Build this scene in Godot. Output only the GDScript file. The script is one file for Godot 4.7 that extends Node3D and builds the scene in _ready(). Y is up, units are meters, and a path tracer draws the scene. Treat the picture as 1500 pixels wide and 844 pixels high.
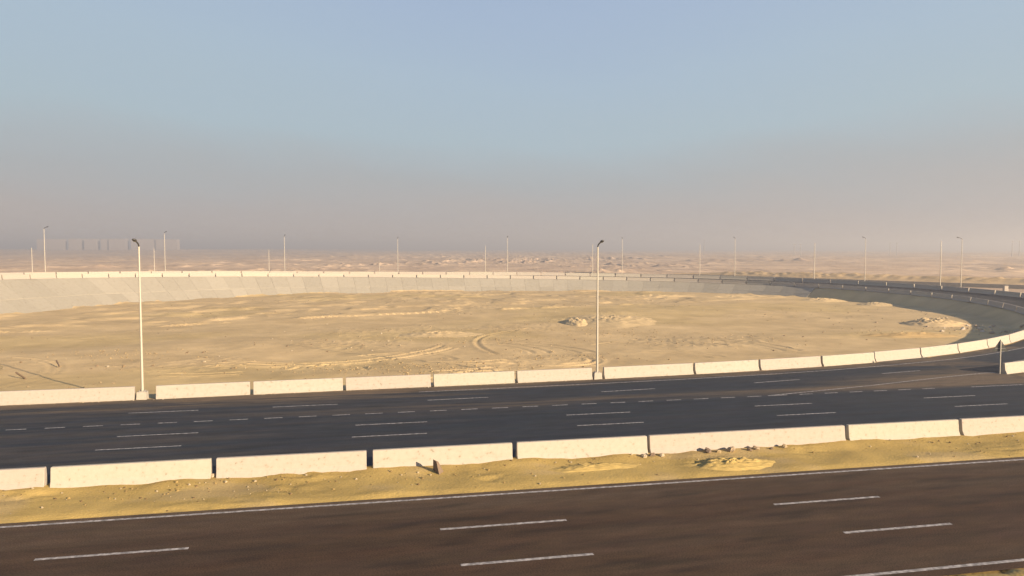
extends Node3D
# Desert interchange seen from an overpass. Internally a place is (x, depth) with depth = -z.

const CX := -8.516
const CZ := 134.777
const SLOPE := 0.2145          # the straight roads run along depth = k + SLOPE * x
const RAMP_W := 10.5
const PLATFORM := 0.6          # the near carriageway lies this much higher

var rng := RandomNumberGenerator.new()
var n_big := FastNoiseLite.new()
var n_mid := FastNoiseLite.new()
var n_fine := FastNoiseLite.new()
var n_ridge := FastNoiseLite.new()
var rim := []                  # samples along the loop's inner barrier: {p, e, bank, t, n, s}
var taken := {}
var mats := {}
var nose_s := 0.0

func _ready():
	rng.seed = 77
	setup_camera_and_light()
	setup_noise()
	setup_materials()
	make_rim()
	make_ruts()
	build_ground()
	build_roads()
	build_concrete_slope()
	build_barriers()
	build_lamp_posts()
	build_sign()
	build_heaps_and_rocks()
	build_far_things()

# ---------------------------------------------------------------- camera, sky, sun

func setup_camera_and_light():
	var cam := Camera3D.new()
	cam.name = "camera"
	add_child(cam)
	cam.position = Vector3(0, 10.0, 0)
	cam.rotation = Vector3(-atan(58.0 / 1130.0), 0, 0)
	cam.fov = rad_to_deg(2.0 * atan(422.0 / 1130.0))
	cam.near = 0.5
	cam.far = 20000.0
	cam.current = true

	var sun := DirectionalLight3D.new()
	sun.name = "sun"
	add_child(sun)
	var to_sun := Vector3(0.766 * cos(0.265), sin(0.265), 0.643 * cos(0.265))
	sun.look_at_from_position(to_sun * 100.0, Vector3.ZERO, Vector3.UP)
	sun.light_energy = 1.6
	sun.light_color = Color(1.0, 0.80, 0.56).linear_to_srgb()
	sun.light_angular_distance = 0.6
	sun.shadow_enabled = true

	var env := Environment.new()
	env.background_mode = Environment.BG_SKY
	env.tonemap_mode = Environment.TONE_MAPPER_LINEAR
	env.tonemap_exposure = 2.75
	env.sdfgi_enabled = true
	env.ssao_enabled = true
	env.ssil_enabled = true
	env.volumetric_fog_enabled = true
	env.volumetric_fog_density = 0.00095
	env.volumetric_fog_albedo = Color(1.0, 0.95, 0.915).linear_to_srgb()
	env.volumetric_fog_anisotropy = 0.45
	env.volumetric_fog_length = 4000.0
	var sky := Sky.new()
	var pano := PanoramaSkyMaterial.new()
	pano.panorama = ImageTexture.create_from_image(sky_image())
	sky.sky_material = pano
	env.sky = sky
	env.background_energy_multiplier = 1.0 / 2.75
	var we := WorldEnvironment.new()
	we.name = "world_environment"
	we.environment = env
	add_child(we)

func sky_image() -> Image:
	var g := Gradient.new()
	# elevation / 90 -> colour as seen (sRGB): dusty air low down, clear blue above
	var stops := [[0.0, Color8(191, 179, 172)], [0.029, Color8(184, 178, 175)], [0.058, Color8(176, 181, 184)], [0.094, Color8(174, 192, 202)], [0.15, Color8(171, 191, 208)], [0.21, Color8(165, 185, 210)], [0.42, Color8(98, 130, 178)], [1.0, Color8(54, 88, 148)]]
	g.offsets = PackedFloat32Array(stops.map(func(s): return s[0]))
	g.colors = PackedColorArray(stops.map(func(s): return s[1].srgb_to_linear()))
	var streak := FastNoiseLite.new()
	streak.seed = 5
	streak.frequency = 1.0
	streak.fractal_octaves = 3
	var w := 1024
	var h := 512
	var im := Image.create(w, h, false, Image.FORMAT_RGBAF)
	for j in h:
		var el := (0.5 - (j + 0.5) / h) * 180.0
		for i in w:
			var az := (i + 0.5) / w * TAU
			var v := Vector3(sin(az), 0, -cos(az))
			# the dust layer stands a little higher in some directions than in others
			var lift := 1.0 - 0.22 * cos(5.0 * (az - 0.04))
			var wave := streak.get_noise_3d(v.x * 2.2 + el * 0.05, el * 0.16 + v.x * 0.8, v.z * 2.2)
			var q := maxf(el, 0.0)
			var t := q / (1.0 + (lift - 1.0) * clampf(q / 4.0, 0, 1) * exp(-q / 26.0)) + wave * 1.5 * clampf(q / 3.0, 0, 1) * exp(-q / 40.0)
			var c := g.sample(clampf(t / 90.0, 0, 1))
			im.set_pixel(i, j, c)
	return im

# ---------------------------------------------------------------- small helpers

func setup_noise():
	for a in [[n_big, 0.012, 11, 3], [n_mid, 0.09, 12, 4], [n_fine, 0.7, 13, 3], [n_ridge, 0.03, 14, 4]]:
		var n: FastNoiseLite = a[0]
		n.noise_type = FastNoiseLite.TYPE_SIMPLEX_SMOOTH
		n.frequency = a[1]
		n.seed = a[2]
		n.fractal_type = FastNoiseLite.FRACTAL_FBM
		n.fractal_octaves = a[3]
	n_ridge.fractal_type = FastNoiseLite.FRACTAL_RIDGED

func lin(r: float, g: float, b: float) -> Color:
	return Color(r, g, b).linear_to_srgb()

func noise_tex(size: int, freq: float, noise_seed: int, lo: Color, hi: Color, octaves := 4, kind := FastNoiseLite.TYPE_SIMPLEX_SMOOTH) -> NoiseTexture2D:
	var n := FastNoiseLite.new()
	n.noise_type = kind
	n.frequency = freq
	n.seed = noise_seed
	n.fractal_octaves = octaves
	var t := NoiseTexture2D.new()
	t.width = size
	t.height = size
	t.seamless = true
	t.noise = n
	var g := Gradient.new()
	g.offsets = PackedFloat32Array([0.12, 0.88])
	g.colors = PackedColorArray([lo, hi])
	t.color_ramp = g
	return t

func grey(v: float) -> Color:
	return Color(v, v, v)

func setup_materials():
	var grain := noise_tex(1024, 0.055, 3, grey(0.90), grey(1.0), 5)
	var patch := noise_tex(512, 0.012, 4, grey(0.92), grey(1.0), 4)
	var bumps := noise_tex(1024, 0.03, 7, grey(0.0), grey(1.0), 6)
	var speck := noise_tex(1024, 0.11, 9, grey(0.62), grey(1.0), 4)
	var wear := noise_tex(1024, 0.012, 21, Color(0.93, 0.92, 0.90), grey(1.0), 6)
	wear.color_ramp.offsets = PackedFloat32Array([0.04, 0.17, 0.27, 0.90])
	wear.color_ramp.colors = PackedColorArray([Color(0.66, 0.63, 0.58), Color(0.90, 0.88, 0.85), Color(0.965, 0.96, 0.955), Color(1, 1, 1)])

	var sand := StandardMaterial3D.new()
	sand.vertex_color_use_as_albedo = true
	sand.albedo_texture = grain
	sand.roughness = 1.0
	sand.metallic_specular = 0.15
	sand.uv1_scale = Vector3(1.0 / 5.0, 1.0 / 5.0, 1)
	sand.uv2_scale = Vector3(1.0 / 47.0, 1.0 / 47.0, 1)
	sand.detail_enabled = true
	sand.detail_albedo = patch
	sand.detail_blend_mode = BaseMaterial3D.BLEND_MODE_MUL
	sand.detail_uv_layer = BaseMaterial3D.DETAIL_UV_2
	sand.heightmap_enabled = true
	sand.heightmap_texture = bumps
	sand.heightmap_scale = 0.8
	mats.sand = sand

	var heap := StandardMaterial3D.new()
	heap.vertex_color_use_as_albedo = true
	heap.albedo_texture = grain
	heap.uv1_triplanar = true
	heap.uv1_world_triplanar = true
	heap.uv1_scale = Vector3.ONE * 0.3
	heap.roughness = 1.0
	heap.metallic_specular = 0.15
	mats.heap = heap

	var asphalt := StandardMaterial3D.new()
	asphalt.vertex_color_use_as_albedo = true
	asphalt.albedo_texture = speck
	asphalt.roughness = 0.86
	asphalt.metallic_specular = 0.28
	asphalt.uv1_scale = Vector3(0.13, 0.13, 1)
	asphalt.uv2_scale = Vector3(1.0 / 31.0, 1.0 / 8.0, 1)
	asphalt.detail_enabled = true
	asphalt.detail_albedo = noise_tex(1024, 0.016, 61, grey(0.85), grey(1.0), 6)
	asphalt.detail_blend_mode = BaseMaterial3D.BLEND_MODE_MUL
	asphalt.detail_uv_layer = BaseMaterial3D.DETAIL_UV_2
	mats.asphalt = asphalt

	var paint := StandardMaterial3D.new()
	paint.albedo_color = lin(0.45, 0.415, 0.39)
	paint.albedo_texture = noise_tex(256, 0.02, 31, grey(0.62), grey(1.0), 4)
	paint.uv1_triplanar = true
	paint.uv1_world_triplanar = true
	paint.uv1_scale = Vector3.ONE * 0.8
	paint.roughness = 0.8
	mats.paint = paint

	mats.concrete = []
	for k in 5:
		var m := StandardMaterial3D.new()
		var v: float = [0.342, 0.352, 0.333, 0.346, 0.338][k]
		var warm: float = [1.0, 1.0, 0.98, 1.02, 0.99][k]
		m.albedo_color = lin(v, v * 0.90 * warm, v * 0.755)
		m.albedo_texture = wear
		m.uv1_triplanar = true
		m.uv1_world_triplanar = true
		m.uv1_scale = Vector3.ONE * (0.23 + 0.02 * k)
		m.uv1_offset = Vector3(0.37, 0.11, 0.73) * k
		m.roughness = 0.92
		m.metallic_specular = 0.3
		mats.concrete.append(m)
	mats.panel = []
	for k in 7:
		var m := StandardMaterial3D.new()
		var v: float = [0.272, 0.282, 0.262, 0.293, 0.269, 0.277, 0.257][k]
		m.albedo_color = lin(v * 1.08, v * 0.985, v * 0.80)
		m.albedo_texture = wear
		m.uv1_triplanar = true
		m.uv1_world_triplanar = true
		m.uv1_scale = Vector3.ONE * 0.11
		m.uv1_offset = Vector3(0.21, 0.47, 0.13) * k
		m.roughness = 0.95
		m.metallic_specular = 0.2
		mats.panel.append(m)
	mats.pole = plain(lin(0.35, 0.315, 0.255), 0.55)
	mats.dark = plain(lin(0.045, 0.042, 0.04), 0.5)
	mats.lens = plain(lin(0.35, 0.36, 0.36), 0.2)
	mats.bolt = plain(lin(0.22, 0.21, 0.2), 0.5)
	mats.signback = plain(lin(0.04, 0.042, 0.036), 0.6)
	mats.wall = plain(lin(0.27, 0.225, 0.20), 0.9)
	mats.shade = plain(lin(0.10, 0.10, 0.11), 0.7)
	mats.wood = plain(lin(0.13, 0.085, 0.05), 0.9)
	mats.twig = plain(lin(0.10, 0.085, 0.045), 0.9)
	mats.stone = []
	for c in [[0.29, 0.22, 0.14], [0.33, 0.27, 0.19], [0.15, 0.105, 0.07], [0.31, 0.235, 0.13]]:
		var m := plain(lin(c[0], c[1], c[2]), 0.95)
		m.albedo_texture = wear
		m.uv1_triplanar = true
		m.uv1_scale = Vector3.ONE * 1.3
		mats.stone.append(m)

func plain(c: Color, rough: float) -> StandardMaterial3D:
	var m := StandardMaterial3D.new()
	m.albedo_color = c
	m.roughness = rough
	return m

func numbered(called: String) -> String:
	taken[called] = taken.get(called, -1) + 1
	return called if taken[called] == 0 else "%s_%03d" % [called, taken[called]]

func tag(o: Node, label: String, category := "", group := "", kind := ""):
	if label: o.set_meta("label", label)
	if category: o.set_meta("category", category)
	if group: o.set_meta("group", group)
	if kind: o.set_meta("kind", kind)

func base(called: String, at: Vector3) -> Node3D:
	var o := Node3D.new()
	o.name = numbered(called)
	add_child(o)
	o.position = at
	return o

func mesh_node(called: String, mesh: Mesh, m: Material, parent: Node = self) -> MeshInstance3D:
	var o := MeshInstance3D.new()
	o.name = numbered(called) if parent == self else called
	o.mesh = mesh
	o.material_override = m
	parent.add_child(o, true)
	return o

func start() -> SurfaceTool:
	var st := SurfaceTool.new()
	st.begin(Mesh.PRIMITIVE_TRIANGLES)
	st.set_smooth_group(-1)
	return st

func done(st: SurfaceTool) -> ArrayMesh:
	st.generate_normals()
	return st.commit()

# corners clockwise as seen from outside
func quad(st: SurfaceTool, a: Vector3, b: Vector3, c: Vector3, d: Vector3):
	for v in [a, b, c, a, c, d]:
		st.add_vertex(v)

func box(st: SurfaceTool, lo: Vector3, hi: Vector3, taper := 0.0):
	var p := []
	for y in 2:
		var k := taper * y
		for c in [[0, 0], [1, 0], [1, 1], [0, 1]]:
			p.append(Vector3((lo.x + k) if c[0] == 0 else (hi.x - k), lo.y if y == 0 else hi.y, (lo.z + k) if c[1] == 0 else (hi.z - k)))
	quad(st, p[4], p[5], p[6], p[7])
	quad(st, p[3], p[2], p[1], p[0])
	for i in 4:
		var j := (i + 1) % 4
		quad(st, p[j], p[j + 4], p[i + 4], p[i])

func tube(st: SurfaceTool, path: Array, radii: Array, sides := 10):
	st.set_smooth_group(1)
	var rings := []
	for i in path.size():
		var t: Vector3 = (path[mini(i + 1, path.size() - 1)] - path[maxi(i - 1, 0)]).normalized()
		var u := t.cross(Vector3(0.31, 0.2, 0.93)).normalized()
		var v := u.cross(t)
		var ring := []
		for k in sides:
			var a := TAU * k / sides
			ring.append(path[i] + (u * cos(a) + v * sin(a)) * radii[i])
		rings.append(ring)
	for i in path.size() - 1:
		for k in sides:
			var l := (k + 1) % sides
			quad(st, rings[i][k], rings[i][l], rings[i + 1][l], rings[i + 1][k])
	st.set_smooth_group(-1)
	var top: Array = rings[-1]
	for k in range(1, sides - 1):
		for v in [top[0], top[k], top[k + 1]]:
			st.add_vertex(v)
	var low: Array = rings[0]
	for k in range(1, sides - 1):
		for v in [low[0], low[k + 1], low[k]]:
			st.add_vertex(v)

func sm(a: float, b: float, x: float) -> float:
	return smoothstep(a, b, x)

func on(x: float, depth: float, y := 0.0) -> Vector3:
	return Vector3(x, y, -depth)

func ordinal(n: int) -> String:
	var w := ["first", "second", "third", "fourth", "fifth", "sixth", "seventh", "eighth", "ninth", "tenth", "eleventh", "twelfth"]
	if n <= 12: return w[n - 1]
	var s := "th"
	if n % 100 < 11 or n % 100 > 13:
		s = {1: "st", 2: "nd", 3: "rd"}.get(n % 10, "th")
	return str(n) + s

# horizontal place in the photograph, -1 at its left edge to 1 at its right edge; only orders the labels
func across(p: Vector3) -> float:
	return p.x / -p.z / (750.0 / 1130.0)

# ---------------------------------------------------------------- the loop's inner rim

func loop_r(a: float) -> float:
	if a > 2.97:
		# the ramp leaves the loop in a straight line
		var r0 := loop_r(2.97)
		var p := Vector2(cos(2.97), sin(2.97)) * r0
		var way := Vector2(-0.2, -0.98)
		return p.cross(way) / Vector2(cos(a), sin(a)).cross(way)
	return 77.984 + 4.941 * cos(a) - 2.147 * sin(a) + 6.713 * cos(2 * a) + 1.475 * sin(2 * a) - 0.827 * cos(3 * a) + 1.74 * sin(3 * a)

func loop_e(a: float) -> float:
	var t := clampf((a + 0.75) / (PI + 0.75), 0, 3)
	return (3.281 * t - 0.193 * t * t + 1.443 * t * t * t) * (1.0 - sm(3.5, 3.72, a))

func loop_bank(a: float) -> float:
	return 0.6 * sm(-0.7, -0.1, a) - 0.4 * sm(1.3, 2.1, a)

const NEAR_RIM := [[-80.0, 38.2], [-32.65, 48.75], [-24.72, 50.55], [-17.92, 52.38], [-11.89, 53.95], [-5.83, 55.45], [0.25, 56.98], [6.15, 58.55], [14.48, 60.95], [20.31, 62.85], [26.28, 65.0], [31.2, 67.05]]

func near_rim_depth(x: float) -> float:
	for i in NEAR_RIM.size() - 1:
		var a: Array = NEAR_RIM[i]
		var b: Array = NEAR_RIM[i + 1]
		if x <= b[0] or i == NEAR_RIM.size() - 2:
			return a[1] + (b[1] - a[1]) * (x - a[0]) / (b[0] - a[0])
	return 0.0

func make_rim():
	var raw := []
	var x := -80.0
	while x < 29.0:
		raw.append([Vector2(x, near_rim_depth(x)), -9.0])
		x += 0.5
	var a := -0.985
	while a < 3.75:
		var r := loop_r(a)
		raw.append([Vector2(CX + r * cos(a), CZ + r * sin(a)), a])
		a += 0.008
	# even out the bends
	var pts := []
	for i in raw.size():
		var sum := Vector2.ZERO
		var n := 0
		for k in range(-6, 7):
			var q := i + k
			if q >= 0 and q < raw.size():
				sum += raw[q][0]
				n += 1
		pts.append(sum / n if i > 6 and i < raw.size() - 7 else raw[i][0])
	var s := 0.0
	var want := 0.0
	for i in pts.size() - 1:
		var p: Vector2 = pts[i]
		var q: Vector2 = pts[i + 1]
		var len := p.distance_to(q)
		while want <= s + len:
			var f := (want - s) / len
			var ang: float = raw[i][1]
			var e := loop_e(ang) if ang > -5 else 0.0
			var bk := loop_bank(ang) if ang > -5 else 0.0
			rim.append({"p": p.lerp(q, f), "e": e, "bank": bk, "s": want, "a": ang})
			want += 0.5
		s += len
	for i in rim.size():
		var d: Vector2 = rim[mini(i + 3, rim.size() - 1)].p - rim[maxi(i - 3, 0)].p
		d = d.normalized()
		rim[i].t = d
		rim[i].n = Vector2(d.y, -d.x)      # away from the loop's middle
	# heights evened out
	for pass_ in 2:
		var es := rim.map(func(r): return r.e)
		for i in rim.size():
			var sum := 0.0
			for k in range(-12, 13):
				sum += es[clampi(i + k, 0, rim.size() - 1)]
			rim[i].e = sum / 25.0
	var best := 1e9
	for r in rim:
		var d: float = r.p.distance_to(Vector2(39.2, 61.8))
		if d < best:
			best = d
			nose_s = r.s

func rim_at(s: float) -> Dictionary:
	var i := clampi(int(floor(s * 2.0)), 0, rim.size() - 2)
	var f := clampf(s * 2.0 - i, 0.0, 1.0)
	var a: Dictionary = rim[i]
	var b: Dictionary = rim[i + 1]
	return {"p": a.p.lerp(b.p, f), "e": lerpf(a.e, b.e, f), "bank": lerpf(a.bank, b.bank, f), "n": a.n.lerp(b.n, f).normalized(), "t": a.t, "s": s, "a": a.a}

func rim_s_at_x(x: float) -> float:
	for r in rim:
		if r.p.x >= x: return r.s
	return 0.0

func outer_w(s: float) -> float:
	return lerpf(8.9, RAMP_W, sm(nose_s, nose_s + 30.0, s))

# a point off the rim by w (outwards), with the ramp's cross fall
func off_rim(s: float, w: float, up := 0.0) -> Vector3:
	var r := rim_at(s)
	var q: Vector2 = r.p + r.n * w
	return on(q.x, q.y, r.e + r.bank * clampf(w / RAMP_W, 0.0, 1.1) + up)

# ---------------------------------------------------------------- ground

const BANK_LINE := [[70.0, 292.0], [95.0, 262.0], [119.0, 234.0], [130.0, 221.0], [139.0, 211.0], [152.0, 193.0], [170.0, 160.0]]
var ruts := []

func make_ruts():
	ruts = ARCS.duplicate()
	for i in 13:
		var c := Vector2(rng.randf_range(-30.0, 16.0), rng.randf_range(58.0, 84.0))
		var r := rng.randf_range(4.0, 22.0)
		var a := rng.randf_range(-2.8, 1.6)
		var w := rng.randf_range(5.0, 14.0) / r
		ruts.append([c.x, c.y, r, a, a + w])
		ruts.append([c.x, c.y, r + 1.6, a, a + w * 0.95])

const ARCS := [[-6.0, 78.0, 9.0, -2.6, -0.9], [-6.0, 78.0, 7.3, -2.7, -0.7], [-11.0, 72.0, 5.6, 0.2, 2.4], [4.0, 73.0, 4.2, -2.2, 1.0], [4.6, 73.2, 3.1, -2.0, 1.2], [5.4, 73.4, 2.2, -1.8, 1.2], [-24.0, 86.0, 18.0, -1.6, -0.2], [-24.0, 86.0, 16.4, -1.6, -0.1], [20.0, 88.0, 24.0, 2.4, 3.6], [-52.0, 60.0, 14.0, -0.2, 1.3], [30.0, 70.0, 26.0, 1.4, 2.5], [-16.0, 66.0, 3.4, 0.0, 3.0]]

func line_distance(x: float, d: float, line: Array) -> float:
	var best := 1e9
	for i in line.size() - 1:
		var a := Vector2(line[i][0], line[i][1])
		var b := Vector2(line[i + 1][0], line[i + 1][1])
		var q := Geometry2D.get_closest_point_to_segment(Vector2(x, d), a, b)
		best = minf(best, q.distance_to(Vector2(x, d)))
	return best

# [inside distance from the rim, elevation of the rim, cross fall, share of the embankment]
func rim_relation(x: float, d: float) -> Array:
	var a := atan2(d - CZ, x - CX)
	if a < -1.7: a += TAU
	var near := (d - near_rim_depth(minf(x, 31.0))) * 0.96
	if a > -0.93 and a < 3.75:
		var r := Vector2(x - CX, d - CZ).length()
		var dist := loop_r(a) - r
		if a < -0.6:
			return [dist, 0.0, 0.0, 0.0]
		return [dist, loop_e(a), loop_bank(a), 1.0]
	return [near, 0.0, 0.0, 0.0]

func floor_level(x: float, d: float) -> float:
	return -0.45 - 0.55 * sm(55.0, 120.0, d) + n_big.get_noise_2d(x * 2.0, d * 2.0) * 0.25

func ground_y(x: float, d: float) -> float:
	var dn := (d - (33.25 + 0.209 * x)) * 0.979
	var near_road := (d - (29.15 + 0.209 * x)) * 0.979       # 0 at the far edge line
	if dn < 1.3 and d < 60.0:
		var y := PLATFORM * (1.0 - sm(0.62, 1.25, dn))
		if near_road > 0.2 and dn < 0.62:
			# verge of loose sand, heaped against the barriers
			var up := sm(0.25, 1.0, near_road)
			y += up * (0.05 + 0.05 * n_mid.get_noise_2d(x * 4.0, d * 4.0) + 0.09 * n_fine.get_noise_2d(x * 1.3, d * 2.4) * sm(0.0, 0.5, n_mid.get_noise_2d(x * 1.5 + 11.0, d * 2.5))) + 0.10 * sm(-1.3, -0.1, dn) * (0.6 + n_mid.get_noise_2d(x * 3.0 + 50.0, d))
			y += (1.0 - up) * (-0.03 + 0.05 * n_fine.get_noise_2d(x * 1.3, d * 1.3))
		elif near_road > -9.9:
			y -= 0.09
		else:
			y += 0.03 * n_fine.get_noise_2d(x * 2.0, d * 2.0) + 0.02
		return y
	var rel := rim_relation(x, d)
	var din: float = rel[0]
	var e: float = rel[1]
	if din > 0.35:
		var fl := floor_level(x, d)
		var y := maxf(fl, e - 0.03 - maxf(0.0, din - 0.7) / 1.6)
		var free := sm(0.0, 0.4, fl + 0.4 - y)
		if e > 0.05:
			# the lining of concrete ends at a = 0.47; beyond it the slope is loose sand
			var a := atan2(d - CZ, x - CX)
			if a < -1.7: a += TAU
			var lined := sm(0.46, 0.49, a)
			var on_slope := sm(0.1, 0.6, y - fl)
			y -= 0.16 * lined * sm(0.02, 0.3, y - fl)
			y += (1.0 - lined) * on_slope * 0.5 * maxf(0.0, n_mid.get_noise_2d(x * 1.3, d * 1.3)) * sm(1.0, 2.5, din)
			y += 0.25 * sm(-0.1, 0.25, n_mid.get_noise_2d(x * 0.7 + 9.0, d * 0.7)) * (1.0 - sm(0.0, 1.2, y - fl)) * lined
		else:
			y -= 0.04 * (1.0 - sm(0.35, 0.6, din))
		# uneven, driven-over floor
		var rough := sm(2.0, 8.0, din)
		y += rough * free * ((0.045 - 0.028 * sm(75.0, 100.0, d)) * n_mid.get_noise_2d(x, d) + 0.022 * (1.0 - sm(85.0, 120.0, d)) * n_fine.get_noise_2d(x * 0.8, d * 0.8))
		var churned := sm(0.10, 0.35, n_big.get_noise_2d(x * 2.6 + 70.0, d * 2.6))
		y += rough * free * churned * 0.15 * absf(n_fine.get_noise_2d(x * 0.9, d * 0.7))
		if d < 112.0:
			for c in ruts:
				var v := Vector2(x - c[0], d - c[1])
				var off: float = absf(v.length() - c[2])
				if off < 1.0:
					var g := atan2(v.y, v.x)
					if g > c[3] and g < c[4] or g + TAU < c[4]:
						y += rough * (0.06 * exp(-pow((off - 0.45) / 0.22, 2.0)) - 0.075 * exp(-pow(off / 0.24, 2.0)))
		return y
	if e > 0.02 or (rel[3] > 0.5):
		var w := -din
		if w < RAMP_W + 0.8:
			return e + rel[2] * clampf(w / RAMP_W, 0.0, 1.08) - 0.12
		var out := outside_y(x, d)
		return maxf(out, e + rel[2] - 0.10 - (w - RAMP_W - 0.8) / 2.0)
	# around the straight carriageway
	var far_edge := (d - (49.3 + SLOPE * x)) * 0.978
	if far_edge < 0.15 or (din > -1.0e9 and x < 38.0 and d < near_rim_depth(minf(x, 31.0)) + 1.0):
		if din > -0.35:
			return -0.02 + 0.04 * n_fine.get_noise_2d(x, d)
		return -0.10
	var to_ramp := -din
	if to_ramp < 9.6 and rel[0] < 0.35:
		return -0.10
	return 0.0 + 0.05 * n_mid.get_noise_2d(x, d) * sm(0.2, 3.0, far_edge)

func outside_y(x: float, d: float) -> float:
	var y := 0.15 + 0.3 * sm(60.0, 110.0, x)
	var far := sm(215.0, 330.0, d) + sm(150.0, 230.0, absf(x))
	far = minf(far, 1.0)
	if far > 0.0:
		var mask := sm(-0.25, 0.35, n_big.get_noise_2d(x * 0.55 + 31.0, d * 0.4))
		var heaps := maxf(0.0, n_ridge.get_noise_2d(x * 0.7, d * 0.45))
		y += far * (2.0 * mask * heaps * heaps + 0.9 * n_mid.get_noise_2d(x * 0.35, d * 0.3) * mask + 1.0 * n_big.get_noise_2d(x * 0.3, d * 0.3))
		var small := n_mid.get_noise_2d(x * 0.8 + 500.0, d * 0.45)
		y += far * (1.0 - sm(700.0, 1400.0, d)) * 1.9 * maxf(0.0, small - 0.14) * (0.35 + 0.65 * mask)
		y += far * sm(500.0, 2200.0, d) * (3.0 * n_big.get_noise_2d(x * 0.07, d * 0.07) + 1.5)
		y += far * 5.0 * sm(900.0, 1700.0, d) * sm(-300.0, -700.0, x)
	if x > 40.0 and d < 320.0 and d > 140.0:
		var b := line_distance(x, d, BANK_LINE)
		# the spoil bank stands behind the outer road
		var behind := x * 0.78 + d * 0.63
		y += 2.0 * (1.0 - sm(1.0, 7.0, b)) * (0.66 + 0.22 * n_mid.get_noise_2d(x * 1.1, d * 1.1) + 0.32 * n_mid.get_noise_2d(x * 4.0, d * 4.0)) * sm(66.0, 84.0, x) * (1.0 if behind > 0.0 else 0.0)
	return y

func ground_tint(x: float, d: float, y: float) -> Color:
	var dn := (d - (33.25 + 0.209 * x)) * 0.979
	var v := 1.0 + 0.16 * n_mid.get_noise_2d(x * 0.8 + 200.0, d * 0.8) + 0.10 * n_fine.get_noise_2d(x * 0.5, d * 0.5)
	var c := Color(0.62, 0.455, 0.242)
	if dn < 1.0 and d < 60.0:
		c = Color(0.465, 0.33, 0.115)
		var pale := sm(0.05, 0.4, n_mid.get_noise_2d(x * 1.7, d * 2.6 + 40.0))
		c = c.lerp(Color(0.45, 0.335, 0.17), pale * 0.6)
	else:
		var yellow := sm(0.0, 0.35, n_big.get_noise_2d(x * 1.3 + 5.0, d * 1.9))
		c = c.lerp(Color(0.59, 0.435, 0.19), 0.45 * yellow)
		var rel := rim_relation(x, d)
		if rel[0] < -RAMP_W:
			c = Color(0.67, 0.49, 0.325)
			var dark := sm(0.15, 0.45, n_ridge.get_noise_2d(x * 0.4 + 90.0, d * 0.25))
			c = c.lerp(Color(0.42, 0.30, 0.21), 0.5 * dark)
			if x > 60.0 and line_distance(x, d, BANK_LINE) < 9.0:
				c = c.lerp(Color(0.58, 0.41, 0.21), 0.8)
		elif rel[0] < 0.4 and d < 80.0:
			c = Color(0.20, 0.155, 0.105)          # trodden dust along the kerbs of the carriageway
	return Color(c.r * v, c.g * v, c.b * v)

func spaced(marks: Array) -> PackedFloat32Array:
	# [[from, to, first step, last step], ...]
	var out := PackedFloat32Array()
	for m in marks:
		var p: float = m[0]
		while p < m[1] - 0.001:
			out.append(p)
			var f: float = (p - m[0]) / (m[1] - m[0])
			p += lerpf(m[2], m[3], f)
	out.append(marks[-1][1])
	return out

func build_ground():
	var right := spaced([[0.0, 30.0, 0.24, 0.26], [30.0, 105.0, 0.45, 0.75], [105.0, 260.0, 1.0, 3.0], [260.0, 900.0, 4.0, 22.0], [900.0, 7000.0, 30.0, 700.0]])
	var xs := PackedFloat32Array()
	for i in range(right.size() - 1, 0, -1): xs.append(-right[i])
	xs.append_array(right)
	var ds := spaced([[-300.0, 14.0, 60.0, 6.0], [14.0, 24.0, 0.6, 0.3], [24.0, 41.0, 0.13, 0.15], [41.0, 49.0, 0.5, 0.4], [49.0, 82.0, 0.24, 0.26], [82.0, 125.0, 0.4, 0.6], [125.0, 215.0, 0.7, 0.8], [215.0, 340.0, 0.9, 2.0], [340.0, 1000.0, 2.5, 14.0], [1000.0, 9000.0, 20.0, 700.0]])
	var nx := xs.size()
	var nd := ds.size()
	var v := PackedVector3Array()
	var col := PackedColorArray()
	var uv := PackedVector2Array()
	v.resize(nx * nd)
	col.resize(nx * nd)
	uv.resize(nx * nd)
	for j in nd:
		for i in nx:
			var k := j * nx + i
			var x := xs[i]
			var d := ds[j]
			var y := ground_y(x, d)
			v[k] = Vector3(x, y, -d)
			col[k] = ground_tint(x, d, y)
			uv[k] = Vector2(x, -d)
	var nrm := PackedVector3Array()
	nrm.resize(nx * nd)
	for j in nd:
		for i in nx:
			var l := v[j * nx + maxi(i - 1, 0)]
			var r := v[j * nx + mini(i + 1, nx - 1)]
			var f := v[maxi(j - 1, 0) * nx + i]
			var b := v[mini(j + 1, nd - 1) * nx + i]
			nrm[j * nx + i] = (r - l).cross(b - f).normalized()
	var idx := PackedInt32Array()
	idx.resize((nx - 1) * (nd - 1) * 6)
	var q := 0
	for j in nd - 1:
		for i in nx - 1:
			var a := j * nx + i           # near
			var b := a + nx               # far
			for t in [b, b + 1, a + 1, b, a + 1, a]:
				idx[q] = t
				q += 1
	var arr := []
	arr.resize(Mesh.ARRAY_MAX)
	arr[Mesh.ARRAY_VERTEX] = v
	arr[Mesh.ARRAY_NORMAL] = nrm
	arr[Mesh.ARRAY_COLOR] = col
	arr[Mesh.ARRAY_TEX_UV] = uv
	arr[Mesh.ARRAY_TEX_UV2] = uv
	arr[Mesh.ARRAY_INDEX] = idx
	var mesh := ArrayMesh.new()
	mesh.add_surface_from_arrays(Mesh.PRIMITIVE_TRIANGLES, arr)
	var o := mesh_node("ground", mesh, mats.sand)
	tag(o, "sandy desert ground with tyre ruts and low mounds", "", "", "structure")
	print("ground ", nx, "x", nd)

# ---------------------------------------------------------------- roads

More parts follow.
